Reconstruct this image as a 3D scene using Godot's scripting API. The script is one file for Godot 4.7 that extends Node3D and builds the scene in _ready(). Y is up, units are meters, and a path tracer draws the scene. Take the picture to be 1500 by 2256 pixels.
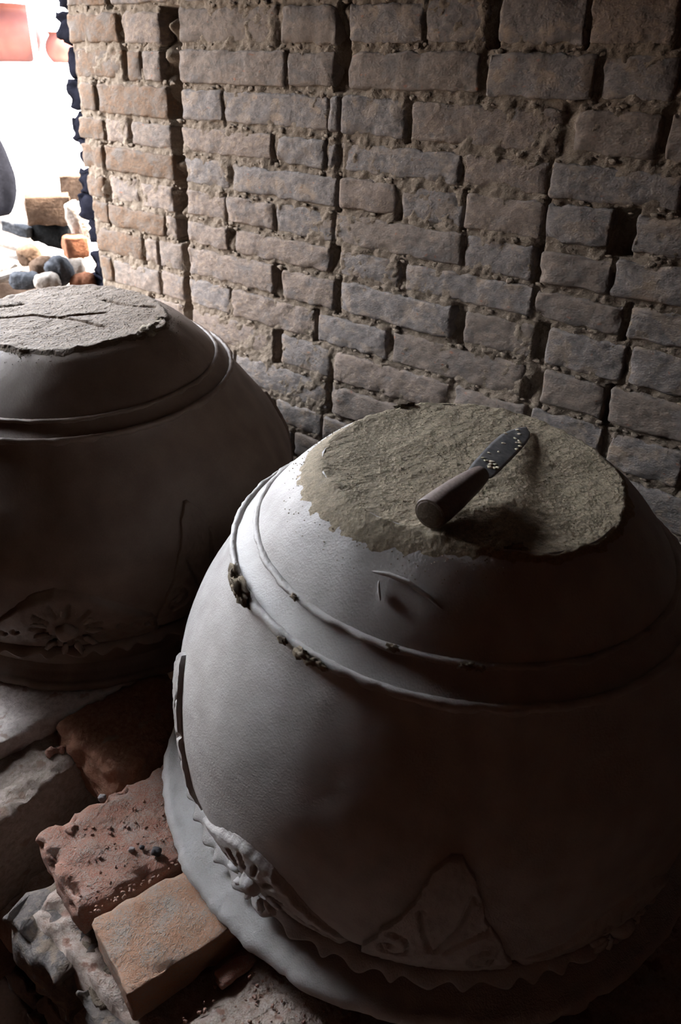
extends Node3D
# An old brick shed: two big unfired clay pots stand upside down on a brick bench along a rough wall, lit from a doorway on the left.
# Frame of the wall: x runs along the wall to the right, y up, z out of the wall into the room; its origin lies on the wall under the camera's level.

const PHI := 0.8815
const WALL_D := 1.32
var wall_basis: Basis
var wall_origin: Vector3
var na := FastNoiseLite.new()
var nb := FastNoiseLite.new()
var nc := FastNoiseLite.new()
var rng := RandomNumberGenerator.new()
var M := {}
var blank := PackedByteArray()


func _ready() -> void:
	rng.seed = 90210
	set_up_noise(na, 11, 1.0, 3)
	set_up_noise(nb, 23, 1.0, 2)
	set_up_noise(nc, 37, 1.0, 1)
	wall_basis = Basis(Vector3(sin(PHI), 0, cos(PHI)), Vector3.UP, Vector3(-cos(PHI), 0, sin(PHI)))
	wall_origin = Vector3(cos(PHI), 0, -sin(PHI)) * WALL_D

	# ---- camera, sky, sun, exposure ----
	var cam := Camera3D.new()
	cam.name = "camera"
	var lens := CameraAttributesPhysical.new()
	lens.frustum_focal_length = 18.0
	lens.frustum_focus_distance = 1.2
	lens.frustum_near = 0.05
	lens.frustum_far = 200.0
	lens.exposure_aperture = 4.0
	cam.attributes = lens
	var pitch := 0.5183
	var roll := 0.0268
	var fw := Vector3(0, -sin(pitch), -cos(pitch))
	var up := Vector3(0, cos(pitch), -sin(pitch))
	var rt := Vector3.RIGHT
	var cr := rt * cos(roll) + up * sin(roll)
	var cu := up * cos(roll) - rt * sin(roll)
	cam.transform = Transform3D(Basis(cr, cu, -fw), Vector3(0, 1.10, 0))
	add_child(cam)
	cam.set_frustum(2.0 * 0.05 * 1128.0 / 1713.0, Vector2.ZERO, 0.05, 200.0)
	cam.current = true

	var sky_mat := ProceduralSkyMaterial.new()
	sky_mat.sky_top_color = Color(0.90, 0.93, 0.97)
	sky_mat.sky_horizon_color = Color(0.97, 0.97, 0.97)
	sky_mat.ground_bottom_color = Color(0.55, 0.52, 0.48)
	sky_mat.ground_horizon_color = Color(0.75, 0.73, 0.70)
	sky_mat.sky_energy_multiplier = 1.0
	var sky := Sky.new()
	sky.sky_material = sky_mat
	var env := Environment.new()
	env.background_mode = Environment.BG_SKY
	env.sky = sky
	env.background_energy_multiplier = 5.0
	env.tonemap_mode = Environment.TONE_MAPPER_LINEAR
	env.tonemap_exposure = 11.0
	env.sdfgi_enabled = true
	env.ssao_enabled = true
	env.ssil_enabled = true
	var we := WorldEnvironment.new()
	we.name = "world_environment"
	we.environment = env
	add_child(we)
	var sun := DirectionalLight3D.new()
	sun.name = "sun"
	sun.light_energy = 2.5
	sun.light_color = Color(1.0, 0.95, 0.88)
	sun.light_angular_distance = 0.6
	sun.shadow_enabled = true
	add_child(sun)
	# high, from beyond the wall and a little outward: it never enters the doorway
	sun.look_at_from_position(Vector3.ZERO, wall_basis * Vector3(-0.34, -1.0, 0.42), Vector3.UP)

	make_materials()
	build_shell()
	build_shade_porch()
	build_wall_bricks()
	build_bench()
	near_pot()
	far_pot()
	pottery_knife()
	bench_rubble()
	outside()


# ------------------------------------------------------------------ helpers
func set_up_noise(n: FastNoiseLite, s: int, f: float, oct: int) -> void:
	n.seed = s
	n.noise_type = FastNoiseLite.TYPE_SIMPLEX_SMOOTH
	n.frequency = f
	n.fractal_type = FastNoiseLite.FRACTAL_FBM
	n.fractal_octaves = oct


func tag(o: Node, label := "", category := "", group := "", kind := "") -> Node:
	if label != "":
		o.set_meta("label", label)
	if category != "":
		o.set_meta("category", category)
	if group != "":
		o.set_meta("group", group)
	if kind != "":
		o.set_meta("kind", kind)
	return o


func base(called: String, t: Transform3D, parent: Node = self) -> Node3D:
	var o := Node3D.new()
	o.name = called
	o.transform = t
	parent.add_child(o, true)
	return o


func put(called: String, mesh: Mesh, material: Material, parent: Node = self, t := Transform3D.IDENTITY) -> MeshInstance3D:
	var o := MeshInstance3D.new()
	o.name = called
	o.mesh = mesh
	o.material_override = material
	o.transform = t
	parent.add_child(o, true)
	return o


func in_wall(p: Vector3) -> Vector3:
	return wall_origin + wall_basis * p


func surf(nu: int, nv: int, f: Callable, flip := false) -> ArrayMesh:
	# f(u, v) with u, v in 0..1; (du x dv) faces outward unless flipped
	var vs := PackedVector3Array()
	vs.resize((nu + 1) * (nv + 1))
	var k := 0
	for j in nv + 1:
		for i in nu + 1:
			vs[k] = f.call(float(i) / nu, float(j) / nv)
			k += 1
	var ix := PackedInt32Array()
	ix.resize(nu * nv * 6)
	k = 0
	for j in nv:
		for i in nu:
			var a := j * (nu + 1) + i
			var b := a + 1
			var c := a + nu + 2
			var d := a + nu + 1
			if flip:
				ix[k] = a; ix[k + 1] = b; ix[k + 2] = c
				ix[k + 3] = a; ix[k + 4] = c; ix[k + 5] = d
			else:
				ix[k] = a; ix[k + 1] = c; ix[k + 2] = b
				ix[k + 3] = a; ix[k + 4] = d; ix[k + 5] = c
			k += 6
	return finish(vs, ix)


func finish(vs: PackedVector3Array, ix: PackedInt32Array) -> ArrayMesh:
	var arr := []
	arr.resize(Mesh.ARRAY_MAX)
	arr[Mesh.ARRAY_VERTEX] = vs
	arr[Mesh.ARRAY_INDEX] = ix
	var m := ArrayMesh.new()
	m.add_surface_from_arrays(Mesh.PRIMITIVE_TRIANGLES, arr)
	var st := SurfaceTool.new()
	st.create_from(m, 0)
	st.generate_normals()
	st.index()
	return st.commit()


func smoothed(st: SurfaceTool) -> ArrayMesh:
	var a := st.commit().surface_get_arrays(0)
	return finish(a[Mesh.ARRAY_VERTEX], a[Mesh.ARRAY_INDEX])


func ticks(h: float, r: float, n: int) -> PackedFloat32Array:
	var a := PackedFloat32Array([-h, -h + r * 0.42, -h + r])
	for i in range(1, n):
		a.append(lerpf(-h + r, h - r, float(i) / n))
	a.append_array([h - r, h - r * 0.42, h])
	return a


func block(size: Vector3, seg: Vector3i, r: float, amp: float, freq: float, s: int, chip := 0.0, taper := Vector2.ZERO) -> ArrayMesh:
	# a worn block: rounded box whose skin and edges are broken up by noise
	var h := size * 0.5
	r = minf(r, minf(h.x, minf(h.y, h.z)) * 0.9)
	var t := [ticks(h.x, r, seg.x), ticks(h.y, r, seg.y), ticks(h.z, r, seg.z)]
	var vs := PackedVector3Array()
	var ix := PackedInt32Array()
	var off := Vector3(s * 3.17, s * 1.71, s * 7.3)
	for ax in 3:
		var ua: int = (ax + 1) % 3
		var va: int = (ax + 2) % 3
		var tu: PackedFloat32Array = t[ua]
		var tv: PackedFloat32Array = t[va]
		for side in [-1, 1]:
			var first := vs.size()
			for j in tv.size():
				for i in tu.size():
					var p := Vector3.ZERO
					p[ax] = h[ax] * side
					p[ua] = tu[i]
					p[va] = tv[j]
					var q := Vector3(clampf(p.x, -h.x + r, h.x - r), clampf(p.y, -h.y + r, h.y - r), clampf(p.z, -h.z + r, h.z - r))
					var dv := (p - q).normalized()
					var w := q + dv * r
					var e: float = nb.get_noise_3dv(w * freq + off) * amp + na.get_noise_3dv(w * freq * 3.1 + off) * amp * 0.45
					if chip > 0.0:
						var edge := 0
						for c in 3:
							if absf(p[c]) > h[c] - r * 1.05:
								edge += 1
						if edge >= 2:
							e -= maxf(0.0, nc.get_noise_3dv(w * 28.0 + off * 2.0) + 0.12) * chip
					w += dv * e
					w.x *= 1.0 + taper.x * w.y / size.y
					w.z *= 1.0 + taper.y * w.x / size.x
					vs.append(w)
			var nu := tu.size()
			for j in tv.size() - 1:
				for i in nu - 1:
					var a := first + j * nu + i
					if side > 0:
						ix.append_array([a, a + nu + 1, a + 1, a, a + nu, a + nu + 1])
					else:
						ix.append_array([a, a + 1, a + nu + 1, a, a + nu + 1, a + nu])
	return finish(vs, ix)


func pebble(rad: Vector3, s: int, rough := 0.25, seg := 12) -> ArrayMesh:
	return surf(seg * 2, seg, func(u: float, v: float) -> Vector3:
		var a := (u if u < 1.0 else 0.0) * TAU
		var b := (v - 0.5) * PI
		var n := Vector3(cos(a) * cos(b), sin(b), sin(a) * cos(b))
		if v == 0.0 or v == 1.0:
			n = Vector3(0, sin(b), 0)
		var k: float = 1.0 + rough * nb.get_noise_3dv(n * 1.3 + Vector3(s * 5.1, s, 0)) + rough * 0.5 * na.get_noise_3dv(n * 3.0 + Vector3(s, 0, s * 2.0))
		var cube := n / pow(pow(absf(n.x), 4.0) + pow(absf(n.y), 4.0) + pow(absf(n.z), 4.0), 0.25)
		return n.lerp(cube, 0.55) * k * rad, true)


func slab(called: String, lo: Vector3, hi: Vector3, material: Material, parent: Node) -> MeshInstance3D:
	var b := BoxMesh.new()
	b.size = hi - lo
	return put(called, b, material, parent, Transform3D(Basis.IDENTITY, (lo + hi) * 0.5))


# ------------------------------------------------------------------ materials
func noise_bytes(kind: int, f: float, oct: int, s: int, size: int) -> PackedByteArray:
	var n := FastNoiseLite.new()
	n.seed = s
	n.noise_type = kind
	n.frequency = f
	n.fractal_type = FastNoiseLite.FRACTAL_FBM if oct > 1 else FastNoiseLite.FRACTAL_NONE
	n.fractal_octaves = oct
	if kind == FastNoiseLite.TYPE_CELLULAR:
		n.cellular_return_type = FastNoiseLite.RETURN_DISTANCE
	var im := n.get_seamless_image(size, size)
	im.convert(Image.FORMAT_L8)
	return im.get_data()


func paint(size: int, cols: Array, big: PackedByteArray, fine: PackedByteArray, mix: float, spots: Array) -> ImageTexture:
	# colours run along cols with big and fine noise; spots = [[noise, threshold 0..255, colour, strength], ...]
	var lut: Array[Color] = []
	for k in 256:
		var x := clampf((k / 255.0 - 0.18) / 0.64, 0.0, 0.9999) * (cols.size() - 1)
		lut.append((cols[int(x)] as Color).lerp(cols[int(x) + 1], x - int(x)))
	var data := PackedByteArray()
	data.resize(size * size * 3)
	for k in size * size:
		var c := lut[int(big[k] * (1.0 - mix) + fine[k] * mix)]
		for s in spots:
			var over: int = (s[0] as PackedByteArray)[k] - s[1]
			if over > 0:
				c = c.lerp(s[2], minf(1.0, over / 22.0) * s[3])
		data[k * 3] = int(c.r * 255.0)
		data[k * 3 + 1] = int(c.g * 255.0)
		data[k * 3 + 2] = int(c.b * 255.0)
	return ImageTexture.create_from_image(Image.create_from_data(size, size, false, Image.FORMAT_RGB8, data))


func relief(size: int, parts: Array) -> ImageTexture:
	# parts = [[noise, weight], ...]
	var data := PackedByteArray()
	data.resize(size * size)
	for k in size * size:
		var x := 0.0
		for p in parts:
			x += (p[0] as PackedByteArray)[k] * p[1]
		data[k] = clampi(int(x), 0, 255)
	return ImageTexture.create_from_image(Image.create_from_data(size, size, false, Image.FORMAT_L8, data))


func mat(called: String, tex: Texture2D, tile: float, height: Texture2D, cm: float, rough: float, spec := 0.5, in_world := true) -> StandardMaterial3D:
	var m := StandardMaterial3D.new()
	m.resource_name = called
	m.albedo_texture = tex
	m.uv1_triplanar = true
	m.uv1_world_triplanar = in_world
	m.uv1_scale = Vector3.ONE / tile
	m.roughness = rough
	m.metallic_specular = spec
	if height:
		m.heightmap_enabled = true
		m.heightmap_texture = height
		m.heightmap_scale = cm
	M[called] = m
	return m


func matte(names: Array) -> void:
	for n in names:
		M[n].roughness = 1.0
		M[n].metallic_specular = 0.0


func plain(called: String, c: Color, rough: float, metal := 0.0) -> StandardMaterial3D:
	var m := StandardMaterial3D.new()
	m.resource_name = called
	m.albedo_color = c
	m.roughness = rough
	m.metallic = metal
	M[called] = m
	return m


func rgb(r: int, g: int, b: int) -> Color:
	return Color(r / 255.0, g / 255.0, b / 255.0)


func make_materials() -> void:
	var simplex := FastNoiseLite.TYPE_SIMPLEX_SMOOTH
	var cell := FastNoiseLite.TYPE_CELLULAR
	var big := noise_bytes(simplex, 0.010, 5, 3, 512)
	var big2 := noise_bytes(simplex, 0.014, 4, 8, 512)
	var mid := noise_bytes(simplex, 0.05, 4, 5, 512)
	var fine := noise_bytes(simplex, 0.22, 3, 6, 512)
	var fine2 := noise_bytes(simplex, 0.3, 2, 9, 512)
	var grit := noise_bytes(cell, 0.12, 1, 7, 512)
	var gritb := noise_bytes(cell, 0.06, 1, 12, 512)
	var grain := relief(512, [[mid, 0.12], [fine, 0.4], [fine2, 0.26], [grit, 0.22]])
	var sand := relief(512, [[fine2, 0.3], [grit, 0.5], [mid, 0.2]])
	var rock := relief(512, [[mid, 0.45], [fine, 0.3], [gritb, 0.25]])
	var crust := PackedByteArray()
	crust.resize(512 * 512)
	for k in crust.size():
		crust[k] = int(fine[k] * 0.5 + mid[k] * 0.2 + big[k] * 0.3)
	# unfired clay: mouse grey-brown, fine grained with sandy specks
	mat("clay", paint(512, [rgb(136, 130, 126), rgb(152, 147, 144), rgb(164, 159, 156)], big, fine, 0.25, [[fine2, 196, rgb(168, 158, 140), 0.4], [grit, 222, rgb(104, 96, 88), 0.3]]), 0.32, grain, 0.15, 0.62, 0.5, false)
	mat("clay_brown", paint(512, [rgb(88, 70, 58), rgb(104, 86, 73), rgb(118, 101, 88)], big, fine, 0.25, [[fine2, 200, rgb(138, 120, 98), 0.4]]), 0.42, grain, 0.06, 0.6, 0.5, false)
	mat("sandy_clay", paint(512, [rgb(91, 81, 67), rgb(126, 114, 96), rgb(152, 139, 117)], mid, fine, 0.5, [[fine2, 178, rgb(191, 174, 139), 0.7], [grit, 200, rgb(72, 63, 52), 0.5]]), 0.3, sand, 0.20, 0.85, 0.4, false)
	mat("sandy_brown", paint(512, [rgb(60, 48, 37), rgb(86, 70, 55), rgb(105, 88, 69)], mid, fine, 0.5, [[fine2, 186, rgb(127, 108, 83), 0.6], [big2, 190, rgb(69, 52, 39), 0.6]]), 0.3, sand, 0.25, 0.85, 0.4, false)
	mat("crumb_clay", paint(512, [rgb(70, 60, 50), rgb(102, 90, 74), rgb(126, 112, 92)], mid, fine, 0.5, []), 0.3, sand, 0.2, 0.9, 0.4)
	# wall bricks: soot-grey, brown-grey, tan, and worn orange near the doorway
	var orange := rgb(150, 74, 44)
	mat("brick_soot", paint(512, [rgb(71, 67, 65), rgb(97, 90, 87), rgb(125, 112, 100)], mid, fine, 0.35, [[big2, 162, rgb(127, 109, 93), 0.75], [gritb, 214, orange, 0.6]]), 0.4, rock, 0.42, 0.92, 0.35)
	mat("brick_umber", paint(512, [rgb(74, 67, 62), rgb(99, 88, 80), rgb(124, 107, 94)], mid, fine, 0.35, [[big, 158, rgb(83, 78, 76), 0.7], [gritb, 212, orange, 0.7]]), 0.47, rock, 0.42, 0.92, 0.35)
	mat("brick_tan", paint(512, [rgb(79, 71, 65), rgb(105, 92, 84), rgb(130, 113, 95)], mid, fine, 0.35, [[big2, 165, rgb(86, 81, 79), 0.75]]), 0.36, rock, 0.42, 0.94, 0.35)
	mat("brick_orange", paint(512, [rgb(72, 61, 52), rgb(85, 68, 54), rgb(101, 74, 53)], mid, fine, 0.3, [[big, 132, rgb(83, 75, 69), 0.9]]), 0.3, rock, 0.38, 0.92, 0.35)
	mat("brick_dark", paint(512, [rgb(14, 14, 18), rgb(22, 22, 28), rgb(32, 32, 38)], big2, fine, 0.3, []), 0.4, rock, 0.3, 0.7, 0.5)
	mat("mortar", paint(512, [rgb(82, 71, 61), rgb(103, 91, 79), rgb(124, 111, 97)], mid, fine, 0.45, [[grit, 208, rgb(69, 58, 50), 0.6]]), 0.35, rock, 0.5, 0.95, 0.3)
	# things on the bench
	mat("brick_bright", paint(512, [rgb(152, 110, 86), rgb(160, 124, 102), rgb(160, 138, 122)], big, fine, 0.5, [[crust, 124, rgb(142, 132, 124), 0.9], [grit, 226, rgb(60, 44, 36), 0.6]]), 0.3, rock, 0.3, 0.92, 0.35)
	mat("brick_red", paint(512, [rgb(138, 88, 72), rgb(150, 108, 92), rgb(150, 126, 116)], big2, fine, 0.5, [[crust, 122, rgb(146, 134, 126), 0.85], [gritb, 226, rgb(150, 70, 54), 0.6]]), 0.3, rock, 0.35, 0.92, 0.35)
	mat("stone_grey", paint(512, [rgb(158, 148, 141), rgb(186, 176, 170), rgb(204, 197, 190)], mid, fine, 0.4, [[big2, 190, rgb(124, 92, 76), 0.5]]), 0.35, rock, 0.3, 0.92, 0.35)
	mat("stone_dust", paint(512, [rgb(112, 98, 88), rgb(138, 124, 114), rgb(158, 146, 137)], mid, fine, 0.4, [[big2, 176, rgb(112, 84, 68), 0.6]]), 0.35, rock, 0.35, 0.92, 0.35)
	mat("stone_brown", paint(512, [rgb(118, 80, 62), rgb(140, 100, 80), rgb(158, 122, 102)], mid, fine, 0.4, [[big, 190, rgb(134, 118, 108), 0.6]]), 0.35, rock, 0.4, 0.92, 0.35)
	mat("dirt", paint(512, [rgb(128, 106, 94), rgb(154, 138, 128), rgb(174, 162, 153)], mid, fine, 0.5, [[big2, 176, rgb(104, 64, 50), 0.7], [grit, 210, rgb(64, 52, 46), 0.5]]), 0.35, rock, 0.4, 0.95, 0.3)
	mat("soot", paint(512, [rgb(54, 36, 26), rgb(68, 46, 34), rgb(82, 58, 44)], big, fine, 0.3, []), 0.9, rock, 0.5, 0.95, 0.3)
	mat("red_wall", paint(512, [rgb(76, 46, 33), rgb(88, 55, 40), rgb(100, 66, 50)], big, fine, 0.3, []), 0.6, rock, 0.5, 0.95, 0.3)
	# the knife
	var grained := PackedByteArray()
	grained.resize(512 * 512)
	for y in 512:
		for x in 512:
			grained[y * 512 + x] = fine[(y * 5 % 512) * 512 + (x / 6)]
	mat("handle_wood", paint(512, [rgb(80, 68, 62), rgb(112, 98, 91), rgb(138, 124, 117)], mid, grained, 0.65, []), 0.12, relief(512, [[grained, 0.7], [fine, 0.3]]), 0.05, 0.6, 0.5, false)
	mat("butt_wood", paint(512, [rgb(70, 60, 50), rgb(94, 82, 68), rgb(112, 100, 84)], mid, fine, 0.5, []), 0.1, rock, 0.06, 0.8, 0.4, false)
	var steel := mat("dark_steel", paint(512, [rgb(70, 70, 72), rgb(96, 96, 98), rgb(124, 122, 120)], big2, mid, 0.4, [[fine2, 205, rgb(110, 98, 84), 0.4]]), 0.2, null, 0.0, 0.42, 0.5, false)
	steel.metallic = 0.25
	plain("dried_clay", rgb(188, 179, 158), 0.95)
	plain("chalk", rgb(176, 172, 166), 0.95)
	plain("straw", rgb(168, 104, 116), 0.9)
	plain("black_pebble", rgb(54, 50, 52), 0.7)
	plain("grey_pebble", rgb(140, 132, 130), 0.9)
	# outside
	mat("bright_ground", paint(512, [rgb(92, 82, 72), rgb(106, 96, 86), rgb(120, 110, 100)], big, fine, 0.3, []), 0.8, rock, 0.5, 0.95, 0.3)
	mat("pale_plaster", paint(512, [rgb(224, 214, 204), rgb(234, 228, 220), rgb(240, 236, 230)], big, fine, 0.2, []), 0.8, null, 0.0, 0.9, 0.3)
	mat("terracotta", paint(512, [rgb(75, 36, 26), rgb(84, 43, 34), rgb(96, 53, 41)], big, fine, 0.2, []), 0.5, null, 0.0, 0.8, 0.4)
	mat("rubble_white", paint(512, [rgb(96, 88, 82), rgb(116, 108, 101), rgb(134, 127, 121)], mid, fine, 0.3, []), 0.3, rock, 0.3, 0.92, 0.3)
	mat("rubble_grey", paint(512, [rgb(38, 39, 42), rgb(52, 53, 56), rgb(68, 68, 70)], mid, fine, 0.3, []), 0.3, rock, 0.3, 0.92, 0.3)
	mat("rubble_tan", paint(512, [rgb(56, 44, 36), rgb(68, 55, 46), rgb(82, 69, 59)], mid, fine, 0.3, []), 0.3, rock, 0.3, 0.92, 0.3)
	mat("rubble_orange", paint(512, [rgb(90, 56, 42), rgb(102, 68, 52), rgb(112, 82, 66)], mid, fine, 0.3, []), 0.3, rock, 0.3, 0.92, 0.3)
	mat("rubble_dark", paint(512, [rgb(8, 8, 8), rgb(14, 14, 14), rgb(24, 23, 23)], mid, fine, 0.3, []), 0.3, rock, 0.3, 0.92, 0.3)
	mat("sackcloth", paint(512, [rgb(12, 12, 14), rgb(18, 18, 21), rgb(30, 30, 34)], mid, fine, 0.5, []), 0.3, grain, 0.1, 0.95, 0.3)
	plain("blue_sheet", rgb(40, 120, 210), 0.5)
	matte(["brick_dark", "rubble_white", "rubble_grey", "rubble_tan", "rubble_orange", "rubble_dark", "sackcloth"])


# ------------------------------------------------------------------ room
func wall_frame() -> Transform3D:
	return Transform3D(wall_basis, wall_origin)


const DOOR_Z := 1.25
const DOOR_TOP := 1.52
const LEFT := -2.05


func build_shell() -> void:
	var t := wall_frame()
	var wl := base("wall_left", t)
	tag(wl, "dark soot-stained side wall with an open doorway", "wall", "", "structure")
	slab("pier", Vector3(LEFT - 0.25, -0.5, DOOR_Z), Vector3(LEFT, 2.4, 3.6), M.soot, wl)
	slab("lintel", Vector3(LEFT - 0.25, DOOR_TOP, -0.25), Vector3(LEFT, 2.4, DOOR_Z), M.soot, wl)
	var wr := base("wall_right", t)
	tag(wr, "dark side wall at the far end of the shed", "wall", "", "structure")
	slab("panel", Vector3(1.7, -0.5, 0.0), Vector3(2.85, 2.4, 3.6), M.red_wall, wr)
	var wf := base("wall_front", t)
	tag(wf, "dark wall behind the camera", "wall", "", "structure")
	slab("panel", Vector3(LEFT - 0.25, -0.5, 3.0), Vector3(2.85, 2.4, 3.85), M.red_wall, wf)
	var ce := base("ceiling", t)
	tag(ce, "dark sooty ceiling of the shed", "ceiling", "", "structure")
	slab("panel", Vector3(LEFT - 0.6, 2.4, -0.35), Vector3(2.95, 2.55, 3.95), M.soot, ce)
	var fl := base("floor", t)
	tag(fl, "dark trodden earth floor below the brick bench", "floor", "", "structure")
	slab("panel", Vector3(LEFT, -0.55, 0.9), Vector3(2.85, -0.45, 3.85), M.soot, fl)


func build_shade_porch() -> void:
	# an added lean-to, out of view, put here to shade the doorway and rubble
	var po := base("added_porch_2", wall_frame())
	tag(po, "added unseen lean-to roof and side wall that shade the doorway and rubble", "lean-to", "", "structure")
	slab("roof", Vector3(-2.8, 2.25, -0.9), Vector3(LEFT - 0.26, 2.33, 2.6), M.soot, po)
	slab("added_side_wall", Vector3(-2.7, -0.1, -0.8), Vector3(LEFT - 0.26, 2.25, -0.55), M.soot, po)


func build_wall_bricks() -> void:
	var wb := base("wall_back", wall_frame())
	tag(wb, "old wall of soot-grey bricks with crumbling tan mortar", "wall", "", "structure")
	slab("masonry", Vector3(LEFT + 0.04, -0.5, -0.25), Vector3(2.85, 2.4, -0.075), M.mortar, wb)
	# course heights (upper edge) and, for each course, where bricks begin and end along the wall (from the doorway end)
	var rows := [
		[1.212, 2.024, 1.819, 1.801, 1.660, 1.593, 1.293, 1.274, 1.129, 1.098, 0.932, 0.927, 0.803, 0.778, 0.626, 0.619, 0.484],
		[1.135, 2.012, 1.820, 1.792, 1.740, 1.731, 1.668, 1.598, 1.267, 1.258, 1.135, 1.097, 0.807, 0.789, 0.596, 0.585, 0.469],
		[1.058, 2.005, 1.940, 1.930, 1.649, 1.600, 1.463, 1.457, 1.153, 1.144, 1.121, 1.113, 0.959, 0.944, 0.641, 0.620, 0.478, 0.463, 0.378],
		[0.980, 2.034, 1.926, 1.913, 1.824, 1.801, 1.650, 1.612, 1.313, 1.292, 1.157, 1.150, 1.128, 1.113, 0.829, 0.819, 0.653, 0.647, 0.426],
		[0.913, 2.038, 1.948, 1.921, 1.651, 1.606, 1.455, 1.437, 1.123, 1.113, 0.970, 0.954, 0.817, 0.808, 0.650, 0.644, 0.525, 0.487, 0.368],
		[0.840, 2.031, 1.951, 1.926, 1.804, 1.792, 1.660, 1.608, 1.471, 1.463, 1.306, 1.299, 1.137, 1.128, 0.809, 0.802, 0.658, 0.642, 0.511, 0.505, 0.322],
		[0.769, 2.015, 1.951, 1.941, 1.706, 1.700, 1.660, 1.612, 1.465, 1.438, 1.139, 1.113, 0.954, 0.937, 0.649, 0.640, 0.476, 0.464, 0.333],
		[0.703, 2.016, 1.812, 1.796, 1.744, 1.735, 1.642, 1.614, 1.314, 1.282, 1.124, 1.108, 0.816, 0.785, 0.635, 0.607, 0.459, 0.449, 0.286],
		[0.624, 2.005, 1.959, 1.946, 1.746, 1.735, 1.644, 1.619, 1.468, 1.456, 1.184, 1.170, 0.974, 0.956, 0.644, 0.601, 0.479, 0.468, 0.294],
		[0.545, 1.989, 1.798, 1.778, 1.652, 1.617, 1.319, 1.291, 1.138, 1.120, 0.807, 0.790, 0.629, 0.616, 0.473, 0.453, 0.320],
		[0.460, 2.0, 1.80, 1.785, 1.64, 1.615, 1.462, 1.453, 1.147, 1.128, 0.912, 0.893, 0.628, 0.608, 0.454, 0.440, 0.252],
		[0.375, 1.99, 1.70, 1.68, 1.545, 1.530, 1.323, 1.310, 1.160, 1.150, 0.819, 0.807, 0.606, 0.590, 0.429, 0.415, 0.201],
		[0.300, 2.0, 1.76, 1.74, 1.48, 1.463, 1.260, 1.247, 1.021, 1.007, 0.693, 0.682, 0.452, 0.442, 0.246]]
	for k in 4:
		rows.push_front(plain_row(1.212 + 0.0745 * (k + 1), 2.02 - 0.05 * (k % 2)))
	for k in 3:
		rows.append(plain_row(0.225 - 0.075 * k, 2.0 - 0.06 * (k % 2)))
	var n_rows := rows.size()
	var gaps := []
	for k in n_rows:
		var row: Array = rows[k]
		var top: float = row[0]
		var bottom: float = rows[k + 1][0] if k + 1 < n_rows else top - 0.075
		# carry the course on to the right
		var u: float = row[row.size() - 1] - 0.012
		while u > -0.45:
			var l := rng.randf_range(0.13, 0.29)
			row.append(u)
			row.append(u - l)
			u -= l + 0.013
		var holes := []
		for i in range(1, row.size() - 1, 2):
			var u0: float = row[i]
			var u1: float = row[i + 1]
			var hgt := top - bottom - rng.randf_range(0.009, 0.015)
			var len := u0 - u1
			var s := rng.randi() % 997
			var out := rng.randf_range(-0.003, 0.004)
			var m := block(Vector3(len + 0.003, hgt, 0.10), Vector3i(maxi(3, int(len / 0.016)), 4, 1), 0.0075, 0.0036, 26.0, s, 0.006)
			var pick := rng.randf()
			var material: Material = M.brick_soot if pick < 0.5 else M.brick_umber if pick < 0.82 else M.brick_tan
			if u1 > 1.63:
				material = M.brick_orange if u0 > 1.98 or pick < 0.12 else M.brick_tan if pick < 0.55 else M.brick_umber
			elif u1 > 1.3 and pick > 0.6:
				material = M.brick_tan
			var b := Basis(Vector3.BACK, rng.randf_range(-0.012, 0.012)) * Basis(Vector3.UP, rng.randf_range(-0.025, 0.025))
			put("brick", m, material, wb, Transform3D(b, Vector3(-(u0 + u1) * 0.5, (top + bottom) * 0.5 + rng.randf_range(-0.002, 0.002), out - 0.05)))
			if i + 2 < row.size():
				var g1: float = row[i + 2]
				var w := u1 - g1
				var deep := 0.006
				if w > 0.022:
					deep = 0.026
				elif rng.randf() < 0.4:
					deep = 0.02
				if g1 < 1.625 and u1 > 1.63:
					deep = 0.06
				holes.append([u1, g1, deep])
		gaps.append([top, bottom, holes])
	# very dark brick ends of the inner leaf, standing out past the end of the wall
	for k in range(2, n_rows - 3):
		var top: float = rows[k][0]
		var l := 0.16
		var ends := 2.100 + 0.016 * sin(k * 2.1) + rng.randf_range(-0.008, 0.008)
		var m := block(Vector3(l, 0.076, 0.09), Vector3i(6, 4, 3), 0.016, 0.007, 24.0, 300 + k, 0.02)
		var o := put("brick", m, M.brick_dark, wb, Transform3D(Basis(Vector3.BACK, rng.randf_range(-0.1, 0.1)), Vector3(-(ends - l * 0.5), top - 0.036, -0.062)))
		tag(o, "very dark brick end at the door edge")
	# the mortar: one crumbly skin behind the brick faces
	var u_lo := -0.45
	var u_hi := 2.018
	var v_lo := 0.0
	var v_hi := 1.51
	var mm := surf(500, 300, func(a: float, b: float) -> Vector3:
		var u: float = lerpf(u_hi, u_lo, a)
		var v: float = lerpf(v_lo, v_hi, b)
		var p := Vector3(u, v, 0.0)
		var z: float = -0.0052 + na.get_noise_3dv(p * 26.0) * 0.0062 + nb.get_noise_3dv(p * 95.0) * 0.0034
		for g in gaps:
			if v <= g[0] and v > g[1]:
				for h in g[2]:
					if u <= h[0] and u >= h[1]:
						z -= h[2] * clampf(0.8 + nc.get_noise_3dv(p * 17.0) * 1.1, 0.0, 1.25)
				break
		return Vector3(-u, v, z))
	put("mortar", mm, M.mortar, wb)
	var st := SurfaceTool.new()
	var nugget := [pebble(Vector3(1, 0.7, 0.8), 5, 0.7, 5), pebble(Vector3(1, 0.8, 0.7), 9, 0.8, 5), pebble(Vector3(0.8, 1, 0.7), 14, 0.7, 5)]
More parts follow.
